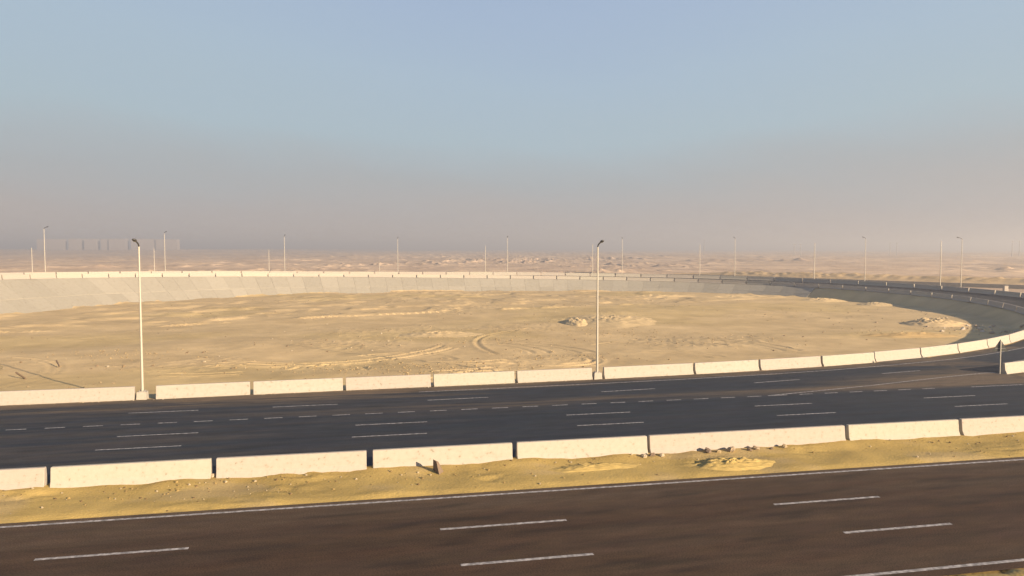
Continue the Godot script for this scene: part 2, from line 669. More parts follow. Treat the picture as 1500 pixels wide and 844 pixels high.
# rows of points (each row across the road) -> one sheet
func sheet(called: String, rows: Array, tint: Callable) -> MeshInstance3D:
	var m: int = rows[0].size()
	var v := PackedVector3Array()
	var col := PackedColorArray()
	var uv := PackedVector2Array()
	var nrm := PackedVector3Array()
	var along := 0.0
	for i in rows.size():
		if i > 0: along += rows[i][m / 2].distance_to(rows[i - 1][m / 2])
		for k in m:
			var p: Vector3 = rows[i][k]
			v.append(p)
			col.append(tint.call(p))
			uv.append(Vector2(along, rows[i][0].distance_to(p)))
			var t: Vector3 = rows[mini(i + 1, rows.size() - 1)][k] - rows[maxi(i - 1, 0)][k]
			var c: Vector3 = rows[i][mini(k + 1, m - 1)] - rows[i][maxi(k - 1, 0)]
			var n := t.cross(c).normalized()
			nrm.append(n if n.y > 0 else -n)
	var idx := PackedInt32Array()
	for i in rows.size() - 1:
		for k in m - 1:
			var a := i * m + k
			var b := a + m
			var up := (v[b] - v[a]).cross(v[a + 1] - v[a]).y
			# clockwise seen from above
			if up < 0.0:
				idx.append_array(PackedInt32Array([a, b, b + 1, a, b + 1, a + 1]))
			else:
				idx.append_array(PackedInt32Array([a, b + 1, b, a, a + 1, b + 1]))
	var arr := []
	arr.resize(Mesh.ARRAY_MAX)
	arr[Mesh.ARRAY_VERTEX] = v
	arr[Mesh.ARRAY_NORMAL] = nrm
	arr[Mesh.ARRAY_COLOR] = col
	arr[Mesh.ARRAY_TEX_UV] = uv
	arr[Mesh.ARRAY_TEX_UV2] = uv
	arr[Mesh.ARRAY_INDEX] = idx
	var mesh := ArrayMesh.new()
	mesh.add_surface_from_arrays(Mesh.PRIMITIVE_TRIANGLES, arr)
	return mesh_node(called, mesh, mats.asphalt)

func dusty(c: Color, amount: float) -> Color:
	return c.lerp(Color(0.24, 0.175, 0.115), clampf(amount, 0, 1))

func streaks(x: float, lateral: float) -> float:
	return n_mid.get_noise_2d(x * 0.35, lateral * 7.0) + 0.6 * n_fine.get_noise_2d(x * 0.12, lateral * 4.0)

func blot(x: float, lateral: float) -> float:
	return clampf(0.5 + n_big.get_noise_2d(x * 2.0, lateral * 9.0), 0.0, 1.0)

func near_tint(p: Vector3) -> Color:
	var l := (-p.z - (29.15 + 0.209 * p.x)) * 0.979
	var s := streaks(p.x, l)
	var c := Color(0.108, 0.061, 0.034)
	var polish := 0.5 + 0.5 * cos(TAU * (l + 0.85) / 1.6)
	c = c.lerp(Color(0.066, 0.042, 0.028), 0.35 * polish * (0.6 + 0.8 * blot(p.x, l)))
	var blotch := n_mid.get_noise_2d(p.x * 0.9 + 400.0, l * 2.2)
	c = dusty(c, 0.08 + 0.14 * s + 0.07 * blotch + 0.16 * sm(-3.4, -0.4, l + 1.2 * s) + 0.25 * sm(-0.5, 0.4, l + 0.5 * s))
	var oil := sm(0.28, 0.5, n_fine.get_noise_2d(p.x * 0.22 + 60.0, l * 1.6))
	c = c.lerp(Color(0.030, 0.022, 0.017), 0.5 * oil)
	return c

func main_tint(p: Vector3) -> Color:
	var l := -p.z - (48.15 + SLOPE * p.x)      # 0 on the line of short dashes
	var s := streaks(p.x, l)
	var c := Color(0.044, 0.055, 0.073)
	var polish := 0.5 + 0.5 * cos(TAU * (l + 0.7) / 1.45)
	c = c.lerp(Color(0.034, 0.041, 0.053), 0.5 * polish * (0.5 + 0.8 * blot(p.x, l)))
	# swept dust between the lanes, along the gore and along the barriers
	var strip := exp(-pow((l - 1.3 - 0.02 * maxf(0.0, p.x)) / 1.0, 2.0)) * sm(-20.0, 5.0, p.x)
	var gore := sm(17.0, 36.0, p.x) * sm(-0.3, 1.2, l) * (1.0 - sm(2.0, 5.5, l - 0.19 * (p.x - 17.0)))
	var west := sm(10.0, -45.0, p.x)
	var din: float = rim_relation(p.x, -p.z)[0]
	var kerb := sm(-2.1, -1.1, din + 0.9 * s) + 0.5 * sm(-4.5, -1.5, din + 2.0 * s) * sm(12.0, -14.0, p.x)
	var amount := 0.02 + 0.10 * s + strip * (0.50 + 0.7 * s) + gore * (0.80 + 0.7 * s) + west * (0.16 + 0.4 * s) + kerb * (0.55 + 0.5 * s)
	c = dusty(c, amount)
	var oil := sm(0.30, 0.5, n_fine.get_noise_2d(p.x * 0.2, l * 1.5))
	return c.lerp(Color(0.022, 0.023, 0.026), 0.45 * oil)

func ramp_tint(p: Vector3) -> Color:
	var c := main_tint(p) if -p.z < 78.0 else Color(0.050, 0.050, 0.053)
	return c

func mark(road: Node, called: String, pts: Array, width: float):
	# a painted line: a thin raised sheet along the points
	var st := start()
	var l := []
	var r := []
	for i in pts.size():
		var t: Vector3 = pts[mini(i + 1, pts.size() - 1)] - pts[maxi(i - 1, 0)]
		t.y = 0
		var n := Vector3(-t.z, 0, t.x).normalized() * width * 0.5
		l.append(pts[i] - n)
		r.append(pts[i] + n)
	for i in pts.size() - 1:
		quad(st, l[i], l[i + 1], r[i + 1], r[i])
	mesh_node(called, done(st), mats.paint, road)

func straight_mark(road: Node, called: String, k: float, slope: float, x0: float, x1: float, y: float, width: float):
	var pts := []
	var n := maxi(1, int((x1 - x0) / 6.0))
	for i in n + 1:
		var x := lerpf(x0, x1, float(i) / n)
		pts.append(on(x, k + slope * x, y))
	mark(road, called, pts, width)

func build_roads():
	# near carriageway
	var rows := []
	for i in 171:
		var x := -85.0 + i
		var row := []
		for k in 34:
			row.append(on(x, 19.1 + 0.209 * x + (29.55 - 19.1) * k / 33.0, PLATFORM + 0.01))
		rows.append(row)
	var near := sheet("near_road", rows, near_tint)
	tag(near, "brownish asphalt carriageway across the bottom of the view", "", "", "structure")
	var ym := PLATFORM + 0.016
	straight_mark(near, "edge_line", 29.15, 0.209, -84.0, 84.0, ym, 0.16)
	straight_mark(near, "edge_line", 19.6, 0.209, -84.0, 84.0, ym, 0.16)
	for k in range(-3, 5):
		straight_mark(near, "lane_marking", 25.85, 0.209, -2.4 + 12.02 * k, 1.88 + 12.02 * k, ym, 0.16)
		straight_mark(near, "lane_marking", 22.75, 0.209, -1.52 + 12.5 * k, 2.5 + 12.5 * k, ym, 0.16)

	# main carriageway beyond the near barriers
	rows = []
	for i in 241:
		var x := -85.0 + i
		var row := []
		var lo := 33.25 + 0.209 * x + 1.0
		var hi := 49.4 + SLOPE * x
		for k in 48:
			row.append(on(x, lerpf(lo, hi, k / 47.0), 0.0))
		rows.append(row)
	var main := sheet("main_road", rows, main_tint)
	tag(main, "grey asphalt main carriageway between the two rows of barriers", "", "", "structure")
	ym = 0.006
	for k in range(-4, 6):
		straight_mark(main, "lane_marking", 42.3, 0.2173, -8.5 + 12.18 * k, -4.6 + 12.18 * k, ym, 0.13)
		straight_mark(main, "lane_marking", 45.15, 0.2185, -8.87 + 12.14 * k, -4.9 + 12.14 * k, ym, 0.13)
	var x := -60.3
	while x < 31.0:
		straight_mark(main, "lane_marking", 48.15, 0.2185, x, x + 1.0, ym, 0.13)
		x += 1.905
	for k in 5:
		straight_mark(main, "lane_marking", 48.05, 0.2185, 33.2 + 12.1 * k, 37.6 + 12.1 * k, ym, 0.13)

	# loop ramp
	rows = []
	var s := 0.0
	var last: float = rim[-1].s
	while s <= last:
		var r := rim_at(s)
		var w := outer_w(s) + 0.7
		if s < nose_s - 0.2:
			w = -(r.p.y - SLOPE * r.p.x - 49.4) / (r.n.y - SLOPE * r.n.x)
		var row := []
		for k in 36:
			row.append(off_rim(s, lerpf(0.35 if s < nose_s + 30.0 else -0.5, w, k / 35.0), 0.0 if r.e > 0.02 else 0.0))
		rows.append(row)
		s += 1.0
	var ramp := sheet("loop_road", rows, ramp_tint)
	tag(ramp, "asphalt ramp road that bends round the sandy loop", "", "", "structure")
	# its inner edge line, worn away under drifted sand further west
	var pts := []
	s = rim_s_at_x(-7.4)
	while s < last:
		pts.append(off_rim(s, 1.9 + 0.4 * sm(nose_s, nose_s + 40.0, s), 0.006))
		s += 1.0
	mark(ramp, "edge_line", pts, 0.13)
	pts = []
	s = nose_s + 1.0
	while s < last:
		pts.append(off_rim(s, outer_w(s) - 1.1, 0.006))
		s += 1.0
	mark(ramp, "edge_line", pts, 0.13)
	pts = []
	for q in [[17.4, 51.95], [26.15, 55.85], [33.9, 59.7], [37.7, 61.4], [39.0, 61.75]]:
		pts.append(on(q[0], q[1], 0.007))
	mark(ramp, "gore_line", pts, 0.13)
	# lane dashes of the ramp
	var dash := [[-47.5, -43.5], [-35.4, -31.5], [-23.3, -19.4], [-15.1, -11.2], [-5.57, -1.6], [6.24, 10.2], [18.04, 21.95], [29.58, 33.45]]
	var line := [[-80.0, 34.1], [-23.3, 46.4], [-15.1, 48.2], [-5.57, 50.4], [6.24, 53.4], [18.04, 57.0], [29.58, 61.23], [33.45, 62.8], [40.88, 66.5]]
	for q in dash:
		pts = []
		for f in [0.0, 0.5, 1.0]:
			var px: float = lerpf(q[0], q[1], f)
			var pd := 0.0
			for i in line.size() - 1:
				if px >= line[i][0] and px <= line[i + 1][0]:
					pd = lerpf(line[i][1], line[i + 1][1], (px - line[i][0]) / (line[i + 1][0] - line[i][0]))
			pts.append(on(px, pd, 0.006))
		mark(ramp, "lane_marking", pts, 0.13)
	s = nose_s + 6.5
	while s < last - 6.0:
		pts = []
		for k in 5:
			pts.append(off_rim(s + k, 5.6, 0.006))
		mark(ramp, "lane_marking", pts, 0.13)
		s += 12.1

	# the outer road beyond the loop, seen at the right
	rows = []
	var edge := [[20.0, 300.0, 16.0], [70.0, 282.0, 22.0], [112.0, 226.0, 26.0], [124.0, 212.0, 24.0], [134.0, 199.0, 22.0], [148.0, 175.0, 20.0], [158.0, 140.0, 18.0], [160.0, 100.0, 16.0]]
	for i in edge.size() - 1:
		for f in 12:
			var g := f / 12.0
			var c := Vector2(lerpf(edge[i][0], edge[i + 1][0], g), lerpf(edge[i][1], edge[i + 1][1], g))
			var w: float = lerpf(edge[i][2], edge[i + 1][2], g)
			var row := []
			for k in 16:
				var q := c + Vector2(-0.84, -0.54) * w * (k / 15.0)
				row.append(on(q.x, q.y, maxf(ground_y(q.x, q.y), 0.45) + 0.05))
			rows.append(row)
	var outer := sheet("outer_road", rows, func(p): return dusty(Color(0.07, 0.065, 0.06), 0.48 + 0.3 * n_mid.get_noise_2d(p.x * 0.5, p.z * 0.5)))
	tag(outer, "pale dusty asphalt road beyond the outer barriers at the right", "", "", "structure")

# ---------------------------------------------------------------- concrete lining of the far embankment

func build_concrete_slope():
	var root := base("concrete_slope", Vector3.ZERO)
	tag(root, "pale concrete slab lining on the far bank of the sandy loop", "embankment")
	var s := 0.0
	for r in rim:
		if r.a > 0.475:
			s = r.s
			break
	var last: float = rim[-1].s - 8.0
	var k := 0
	while s < last:
		var l := rng.randf_range(3.7, 4.3)
		for row in 2:
			var st := start()
			var c := []
			for q in [[s + 0.015, 0], [s + l - 0.015, 0], [s + l - 0.015, 1], [s + 0.015, 1]]:
				var r := rim_at(q[0])
				var p: Vector2 = r.p
				var fl := floor_level(p.x - r.n.x * 7.0, p.y - r.n.y * 7.0) - 0.3
				var drop: float = r.e - fl
				var f0 := 0.0 if row == 0 else 0.565
				var f1 := 0.555 if row == 0 else 1.0
				var f: float = lerpf(f0, f1, q[1])
				var w: float = -0.75 - 1.6 * drop * f
				var lift := rng.randf_range(-0.012, 0.012)
				c.append(on(p.x + r.n.x * w, p.y + r.n.y * w, r.e - 0.02 - drop * f + lift))
			var down := Vector3(0, -0.14, 0)
			quad(st, c[1], c[0], c[3], c[2])
			quad(st, c[0], c[1], c[1] + down, c[0] + down)
			quad(st, c[1], c[2], c[2] + down, c[1] + down)
			quad(st, c[2], c[3], c[3] + down, c[2] + down)
			quad(st, c[3], c[0], c[0] + down, c[3] + down)
			mesh_node("panel", done(st), mats.panel[(k * 3 + row * 2 + rng.randi() % 3) % 7], root)
		s += l
		k += 1

# ---------------------------------------------------------------- barriers

const PROFILE := [[-0.30, 0.0], [-0.30, 0.075], [-0.165, 0.32], [-0.105, 0.84], [-0.08, 0.87], [0.08, 0.87], [0.105, 0.84], [0.165, 0.32], [0.30, 0.075], [0.30, 0.0]]
var barrier_meshes := {}

func barrier_mesh(length: float) -> ArrayMesh:
	var key := snappedf(length, 0.02)
	if barrier_meshes.has(key): return barrier_meshes[key]
	var st := start()
	var n := maxi(2, int(length / 1.5))
	var h: float = key * 0.5
	var cut := 0.02
	var secs := [[-h, 0.94], [-h + cut, 1.0]]
	for i in range(1, n): secs.append([lerpf(-h, h, float(i) / n), 1.0])
	secs.append([h - cut, 1.0])
	secs.append([h, 0.94])
	var rings := []
	for q in secs:
		var ring := []
		for p in PROFILE:
			ring.append(Vector3(q[0], p[1] if p[1] < 0.4 else p[1] * lerpf(1.0, q[1], 0.25), p[0] * q[1]))
		rings.append(ring)
	for i in rings.size() - 1:
		for k in PROFILE.size() - 1:
			quad(st, rings[i][k], rings[i][k + 1], rings[i + 1][k + 1], rings[i + 1][k])
	for k in range(1, PROFILE.size() - 1):
		for v in [rings[0][0], rings[0][k + 1], rings[0][k]]: st.add_vertex(v)
		for v in [rings[-1][0], rings[-1][k], rings[-1][k + 1]]: st.add_vertex(v)
	barrier_meshes[key] = done(st)
	return barrier_meshes[key]

# a barrier from a to b (both on the ground)
func barrier(a: Vector3, b: Vector3, group: String, tone: int) -> MeshInstance3D:
	var dir := (b - a)
	var o := mesh_node("concrete_barrier", barrier_mesh(dir.length()), mats.concrete[tone % 5])
	var x := dir.normalized()
	var z := x.cross(Vector3.UP).normalized()
	o.transform = Transform3D(Basis(x, z.cross(x), z), (a + b) * 0.5)
	tag(o, "", "barrier", group)
	return o

# orders a row by its place across the view and gives each its own label
func label_row(row: Array, what: String):
	var seen := []
	for o in row:
		var f := across(o.position)
		if absf(f) <= 1.03: seen.append(o)
	seen.sort_custom(func(p, q): return across(p.position) < across(q.position))
	for i in seen.size():
		tag(seen[i], "%s, %s from the left" % [what, ordinal(i + 1)])
	var west := row.filter(func(o): return across(o.position) < -1.03)
	var east := row.filter(func(o): return across(o.position) > 1.03)
	for i in west.size():
		tag(west[i], "%s, %s beyond the left edge" % [what, ordinal(west.size() - i)])
	for i in east.size():
		tag(east[i], "%s, %s beyond the right edge" % [what, ordinal(i + 1)])

func build_barriers():
	# row on the verge of the near carriageway
	var joints := [-36.6, -30.35, -24.15, -18.13, -12.15, -6.03, 0.094, 6.19, 16.13, 22.36, 28.6, 34.8, 41.0]
	var gaps := [0.2, 0.2, 0.2, 0.22, 0.2, 0.26, 0.22, 0.13, 0.22, 0.22, 0.2, 0.2, 0.2]
	var row := []
	for i in joints.size() - 1:
		var x0: float = joints[i] + gaps[i] * 0.5
		var x1: float = joints[i + 1] - gaps[i + 1] * 0.5
		var skew := rng.randf_range(-0.03, 0.03)
		row.append(barrier(on(x0, 33.55 + 0.209 * x0 + skew, PLATFORM - 0.005), on(x1, 33.55 + 0.209 * x1 - skew, PLATFORM - 0.005), "barriers along the sandy verge", i))
	label_row(row, "pale concrete barrier on the sandy verge")

	# inner row of the main carriageway and the loop
	row = []
	var ends := [[-51.0, -45.0], [-44.9, -38.9], [-38.8, -33.0], [-32.9, -25.0], [-23.8, -17.98], [-17.84, -11.95], [-11.82, -5.9], [-5.76, 0.2], [0.32, 6.15], [7.02, 14.44], [14.54, 20.27], [20.36, 26.24], [26.34, 31.9]]
	var k := 0
	for q in ends:
		var a := near_rim_depth(q[0])
		var b := near_rim_depth(q[1])
		row.append(barrier(on(q[0] + 0.04, a + 0.3, -0.015), on(q[1] - 0.05, b + 0.3, -0.015), "barriers along the inner side of the loop road", k + 1))
		k += 1
	var s := rim_s_at_x(31.95) + 0.15
	var last: float = rim[-1].s
	var far_row := []
	while s < last - 6.3:
		var a := off_rim(s, -0.3 if rim_at(s).p.y < 90 else -0.1, -0.01)
		var b := off_rim(s + (6.0 if rim_at(s).p.y < 90 else 5.92), -0.3 if rim_at(s).p.y < 90 else -0.1, -0.01)
		var o := barrier(a, b, "barriers along the inner side of the loop road", k + int(s))
		if -o.position.z < 88.0: row.append(o)
		else: far_row.append(o)
		s += 6.14
		k += 1
	label_row(row, "concrete barrier on the near rim of the sandy loop")
	label_row(far_row, "concrete barrier on the far inner rim of the loop")

	# outer row of the ramp, from the gore round to the far side; gaps where lamp posts stand
	row = []
	s = nose_s - 0.35
	k = 0
	while s < last - 6.3:
		var w0 := outer_w(s)
		var w1 := outer_w(s + 6.0)
		var o := barrier(off_rim(s, w0, -0.01), off_rim(s + 5.9, w1, -0.01), "barriers along the outer side of the loop road", k * 2)
		row.append(o)
		s += 6.14
		k += 1
	label_row(row.slice(0, 3), "concrete barrier at the gore beside the triangular sign")
	label_row(row.slice(3), "concrete barrier on the far outer rim of the loop")

# ---------------------------------------------------------------- lamp posts

func lamp_post(at: Vector3, height: float, towards: Vector2, label: String, group: String, pedestal_h := 0.5) -> Node3D:
	var root := base("street_lamp", at)
	root.rotation.y = atan2(-towards.y, towards.x)          # local +x points over the road
	tag(root, label, "street lamp", group)
	var st := start()
	box(st, Vector3(-0.33, -0.1, -0.33), Vector3(0.33, pedestal_h, 0.33), 0.05)
	mesh_node("pedestal", done(st), mats.concrete[1], root)
	st = start()
	box(st, Vector3(-0.19, pedestal_h, -0.19), Vector3(0.19, pedestal_h + 0.025, 0.19))
	mesh_node("base_plate", done(st), mats.pole, root)
	for q in [[1, 1], [1, -1], [-1, 1], [-1, -1]]:
		st = start()
		tube(st, [Vector3(0.145 * q[0], pedestal_h + 0.02, 0.145 * q[1]), Vector3(0.145 * q[0], pedestal_h + 0.10, 0.145 * q[1])], [0.022, 0.022], 6)
		mesh_node("bolt", done(st), mats.bolt, root)
	st = start()
	var top := pedestal_h + height - 0.55
	tube(st, [Vector3(0, pedestal_h + 0.02, 0), Vector3(0, pedestal_h + 2.0, 0), Vector3(0, top, 0)], [0.088, 0.08, 0.05], 12)
	mesh_node("pole", done(st), mats.pole, root)
	st = start()
	var path := []
	var rr := []
	for i in 7:
		var f := i / 6.0
		path.append(Vector3(0.75 * f * f, top - 0.02 + 0.42 * f - 0.06 * f * f, 0))
		rr.append(0.05)
	tube(st, path, rr, 8)
	mesh_node("arm", done(st), mats.dark, root)
	# luminaire: a flattened, tapering shell
	st = start()
	st.set_smooth_group(1)
	var tip: Vector3 = path[-1]
	var dir: Vector3 = (path[-1] - path[-3]).normalized()
	var side := Vector3(0, 0, 1)
	var up := side.cross(dir).normalized()
	var rings := []
	for q in [[-0.06, 0.05, 0.05], [0.05, 0.09, 0.065], [0.24, 0.14, 0.085], [0.42, 0.13, 0.07], [0.52, 0.07, 0.04]]:
		var ring := []
		for a in 10:
			var g := TAU * a / 10
			ring.append(tip + dir * q[0] + side * cos(g) * q[1] + up * sin(g) * q[2])
		rings.append(ring)
	for i in rings.size() - 1:
		for a in 10:
			var b := (a + 1) % 10
			quad(st, rings[i][a], rings[i + 1][a], rings[i + 1][b], rings[i][b])
	for a in range(1, 9):
		for v in [rings[-1][0], rings[-1][a + 1], rings[-1][a]]: st.add_vertex(v)
	var head := mesh_node("lamp_head", done(st), mats.dark, root)
	st = start()
	var below := up * -1.0 if up.y > 0 else up
	var c := tip + dir * 0.26 + below * 0.09
	quad(st, c - dir * 0.13 - side * 0.07, c + dir * 0.13 - side * 0.07, c + dir * 0.13 + side * 0.07, c - dir * 0.13 + side * 0.07)
	mesh_node("lens", done(st), mats.lens, head)
	return root

func build_lamp_posts():
	var road_way := Vector2(0.2, -0.98)
	lamp_post(on(-24.64, 51.0, -0.02), 10.2, Vector2(road_way.x, -road_way.y), "tall lamp post in a wide barrier gap near the left edge", "lamp posts on the near rim")
	lamp_post(on(6.55, 58.95, -0.02), 10.2, Vector2(road_way.x, -road_way.y), "tall lamp post between two barriers at the middle of the road", "lamp posts on the near rim")
	# along the outer side of the ramp
	var far := [[64.0, 9.7], [242.0, 9.7], [416.0, 9.7], [582.0, 9.7], [742.0, 10.2], [910.0, 10.2], [1075.0, 10.5], [1266.0, 10.5], [1407.0, 10.3]]
	var n := 0
	for q in far:
		var want: float = (q[0] - 750.0) / 750.0
		var best := 1e9
		var at := 0.0
		for r in rim:
			if r.a < 0.0: continue
			var f := absf(across(off_rim(r.s, RAMP_W + 0.75)) - want)
			if f < best:
				best = f
				at = r.s
		n += 1
		var r := rim_at(at)
		lamp_post(off_rim(at, RAMP_W + 0.75, -0.15), q[1] + 0.15, Vector2(-r.n.x, r.n.y), "distant pale lamp post with lamp head on the far rim, %s from the left" % ordinal(n), "lamp posts on the far rim", 0.6)
	# unfinished posts without lamp heads, along the road behind
	var bare := [[47.0, 215.0, 10.2], [226.0, 232.0, 10.0], [394.0, 245.0, 9.6], [556.0, 255.0, 5.4], [711.0, 250.0, 10.9], [868.0, 243.0, 11.3], [1025.0, 228.0, 11.0], [1193.0, 205.0, 11.4], [1378.0, 172.0, 11.7]]
	n = 0
	for q in bare:
		var x: float = (q[0] - 750.0) / 1130.0 * q[1]
		var y := ground_y(x, q[1])
		n += 1
		var root := base("bare_pole", on(x, q[1], y))
		tag(root, "thin bare pole without lamp behind the far rim, %s from the left" % ordinal(n), "pole", "bare poles behind the far rim")
		var st := start()
		box(st, Vector3(-0.35, -0.4, -0.35), Vector3(0.35, 0.45, 0.35), 0.05)
		mesh_node("pedestal", done(st), mats.concrete[2], root)
		st = start()
		tube(st, [Vector3(0, 0.4, 0), Vector3(0, (q[2] - y) * 0.5, 0), Vector3(0, q[2] - y, 0)], [0.12, 0.10, 0.065], 8)
		mesh_node("pole", done(st), mats.pole, root)

# ---------------------------------------------------------------- sign at the gore

func build_sign():
	var root := base("road_sign", on(38.95, 61.15, -0.02))
	root.rotation.y = deg_to_rad(-14.0)
	tag(root, "triangular road sign seen from behind on a thin grey post", "road sign")
	var st := start()
	tube(st, [Vector3(0, -0.1, 0), Vector3(0, 2.72, 0)], [0.045, 0.045], 10)
	mesh_node("post", done(st), mats.pole, root)
	st = start()
	var t := [Vector3(0, 2.78, 0), Vector3(0.56, 1.82, 0), Vector3(-0.56, 1.82, 0)]
	var z0 := Vector3(0, 0, -0.052)
	var z1 := Vector3(0, 0, -0.072)
	for v in [t[0] + z0, t[1] + z0, t[2] + z0, t[0] + z1, t[2] + z1, t[1] + z1]: st.add_vertex(v)
	for i in 3:
		var j := (i + 1) % 3
		quad(st, t[i] + z0, t[i] + z1, t[j] + z1, t[j] + z0)
	var face := mesh_node("sign_plate", done(st), mats.signback, root)
	for y in [2.05, 2.42]:
		st = start()
		var half: float = (2.78 - y) * 0.5
		box(st, Vector3(-half, y - 0.02, -0.051), Vector3(half, y + 0.02, -0.036))
		mesh_node("bracket", done(st), mats.bolt, face)

# ---------------------------------------------------------------- heaps, rocks, litter

func rock_mesh(noise_seed: int, squash := 0.7) -> ArrayMesh:
	var n := FastNoiseLite.new()
	n.seed = noise_seed
	n.frequency = 1.1
	var st := start()
	var rings := []
	for i in 5:
		var phi := PI * i / 4.0
		var ring := []
		for k in 7:
			var th := TAU * k / 7.0 + i * 0.35
			var v := Vector3(sin(phi) * cos(th), cos(phi), sin(phi) * sin(th))
			v *= 0.5 * (1.0 + 0.75 * n.get_noise_3dv(v * 1.4))
			ring.append(Vector3(v.x, v.y * squash, v.z * 0.85))
		rings.append(ring)
	for i in 4:
		for k in 7:
			var l := (k + 1) % 7
			quad(st, rings[i][k], rings[i][l], rings[i + 1][l], rings[i + 1][k])
	return done(st)

func rock(x: float, d: float, size: float, kind: int, label: String, squash := 0.7, group := "", turn := 0.0) -> MeshInstance3D:
	var o := mesh_node("rock", rock_mesh(100 + int(x * 31.0), squash), mats.stone[kind])
	o.position = on(x, d, ground_y(x, d) + size * squash * 0.22)
	o.rotation = Vector3(0.2, turn if turn != 0.0 else x * 3.0, 0.15)
	o.scale = Vector3.ONE * size
	tag(o, label, "rock", group)
	return o

func heap(called: String, cx: float, cd: float, rx: float, rd: float, h: float, c: Color, lump: float, label: String, turn := 0.0):
	var o_at := on(cx, cd, ground_y(cx, cd))
	var v := PackedVector3Array()
	var col := PackedColorArray()
	var idx := PackedInt32Array()
	var rings := 26
	var sides := 64
	for i in rings + 1:
		var f := float(i) / rings
		for k in sides:
			var a := TAU * k / sides
			var wob := 1.0 + 0.22 * n_mid.get_noise_2d(cx * 9.0 + cos(a) * 9.0, cd * 9.0 + sin(a) * 9.0)
			var lx := cos(a) * f * rx * wob
			var ld := sin(a) * f * rd * wob
			var x := cx + lx * cos(turn) - ld * sin(turn)
			var d := cd + lx * sin(turn) + ld * cos(turn)
			var k1 := absf(n_mid.get_noise_2d(x * 38.0 * lump / maxf(rx, 1.0) + 7.0, d * 38.0 * lump / maxf(rd, 1.0)))
			var k2 := n_fine.get_noise_2d(x * 9.0 / maxf(rx, 1.0), d * 9.0 / maxf(rd, 1.0))
			var shape := pow(1.0 - f * f, 1.1)
			var y := ground_y(x, d) + h * shape * (0.66 + 0.55 * k1 + 0.05 * k2) - 0.06 * f
			v.append(on(x, d, y) - o_at)
			var t := 1.0 + 0.25 * k2
			col.append(Color(c.r * t, c.g * t, c.b * t))
	for i in rings:
		for k in sides:
			var a := i * sides + k
			var b := i * sides + (k + 1) % sides
			idx.append_array(PackedInt32Array([a, a + sides, b + sides, a, b + sides, b]))
	var st := SurfaceTool.new()
	st.begin(Mesh.PRIMITIVE_TRIANGLES)
	for i in v.size():
		st.set_color(col[i])
		st.add_vertex(v[i])
	for i in idx: st.add_index(i)
	st.generate_normals()
	var mesh := st.commit()
	# normals must look up
	var o := mesh_node(called, mesh, mats.heap)
	o.position = o_at
	tag(o, label, "heap")

func scatter(called: String, label: String, count: int, place: Callable, smin: float, smax: float, noise_seed: int, tones: Array):
	var mm := MultiMesh.new()
	mm.transform_format = MultiMesh.TRANSFORM_3D
	mm.use_colors = true
	mm.mesh = rock_mesh(noise_seed, 0.6)
	var m := StandardMaterial3D.new()
	m.vertex_color_use_as_albedo = true
	m.roughness = 1.0
	m.metallic_specular = 0.2
	var ts := []
	var cs := []
	while ts.size() < count:
		var p: Vector2 = place.call()
		if p.x > 1e6: continue
		var s := smin * pow(smax / smin, pow(rng.randf(), 3.5))
		var b := Basis.from_euler(Vector3(rng.randf() * 0.6, rng.randf() * TAU, rng.randf() * 0.6)).scaled(Vector3.ONE * s)
		ts.append(Transform3D(b, on(p.x, p.y, ground_y(p.x, p.y) + s * 0.1)))
		var c: Color = tones[rng.randi() % tones.size()]
		var t := rng.randf_range(0.8, 1.15)
		cs.append(Color(c.r * t, c.g * t, c.b * t))
	mm.instance_count = count
	for i in count:
		mm.set_instance_transform(i, ts[i])
		mm.set_instance_color(i, cs[i])
	var o := MultiMeshInstance3D.new()
	o.name = numbered(called)
	o.multimesh = mm
	o.material_override = m
	add_child(o)
	tag(o, label, "", "", "stuff")

func verge_place() -> Vector2:
	var x := rng.randf_range(-30.0, 36.0)
	var f := pow(rng.randf(), 0.6)
	if rng.randf() > 0.45 + 0.9 * n_mid.get_noise_2d(x * 0.8, 300.0): return Vector2(2e6, 0)
	return Vector2(x, 29.6 + 0.209 * x + 3.55 * f)

func floor_place() -> Vector2:
	var d := 56.0 + 120.0 * pow(rng.randf(), 1.4)
	var x := rng.randf_range(-0.72, 0.62) * d
	var rel := rim_relation(x, d)
	if rel[0] < 1.5: return Vector2(2e6, 0)
	if n_big.get_noise_2d(x * 2.6 + 70.0, d * 2.6) < rng.randf_range(-0.25, 0.4): return Vector2(2e6, 0)
	return Vector2(x, d)

func kerb_place() -> Vector2:
	var x := rng.randf_range(-36.0, 20.0)
	return Vector2(x, near_rim_depth(x) - absf(rng.randfn(0.0, 0.5)) - 0.1)

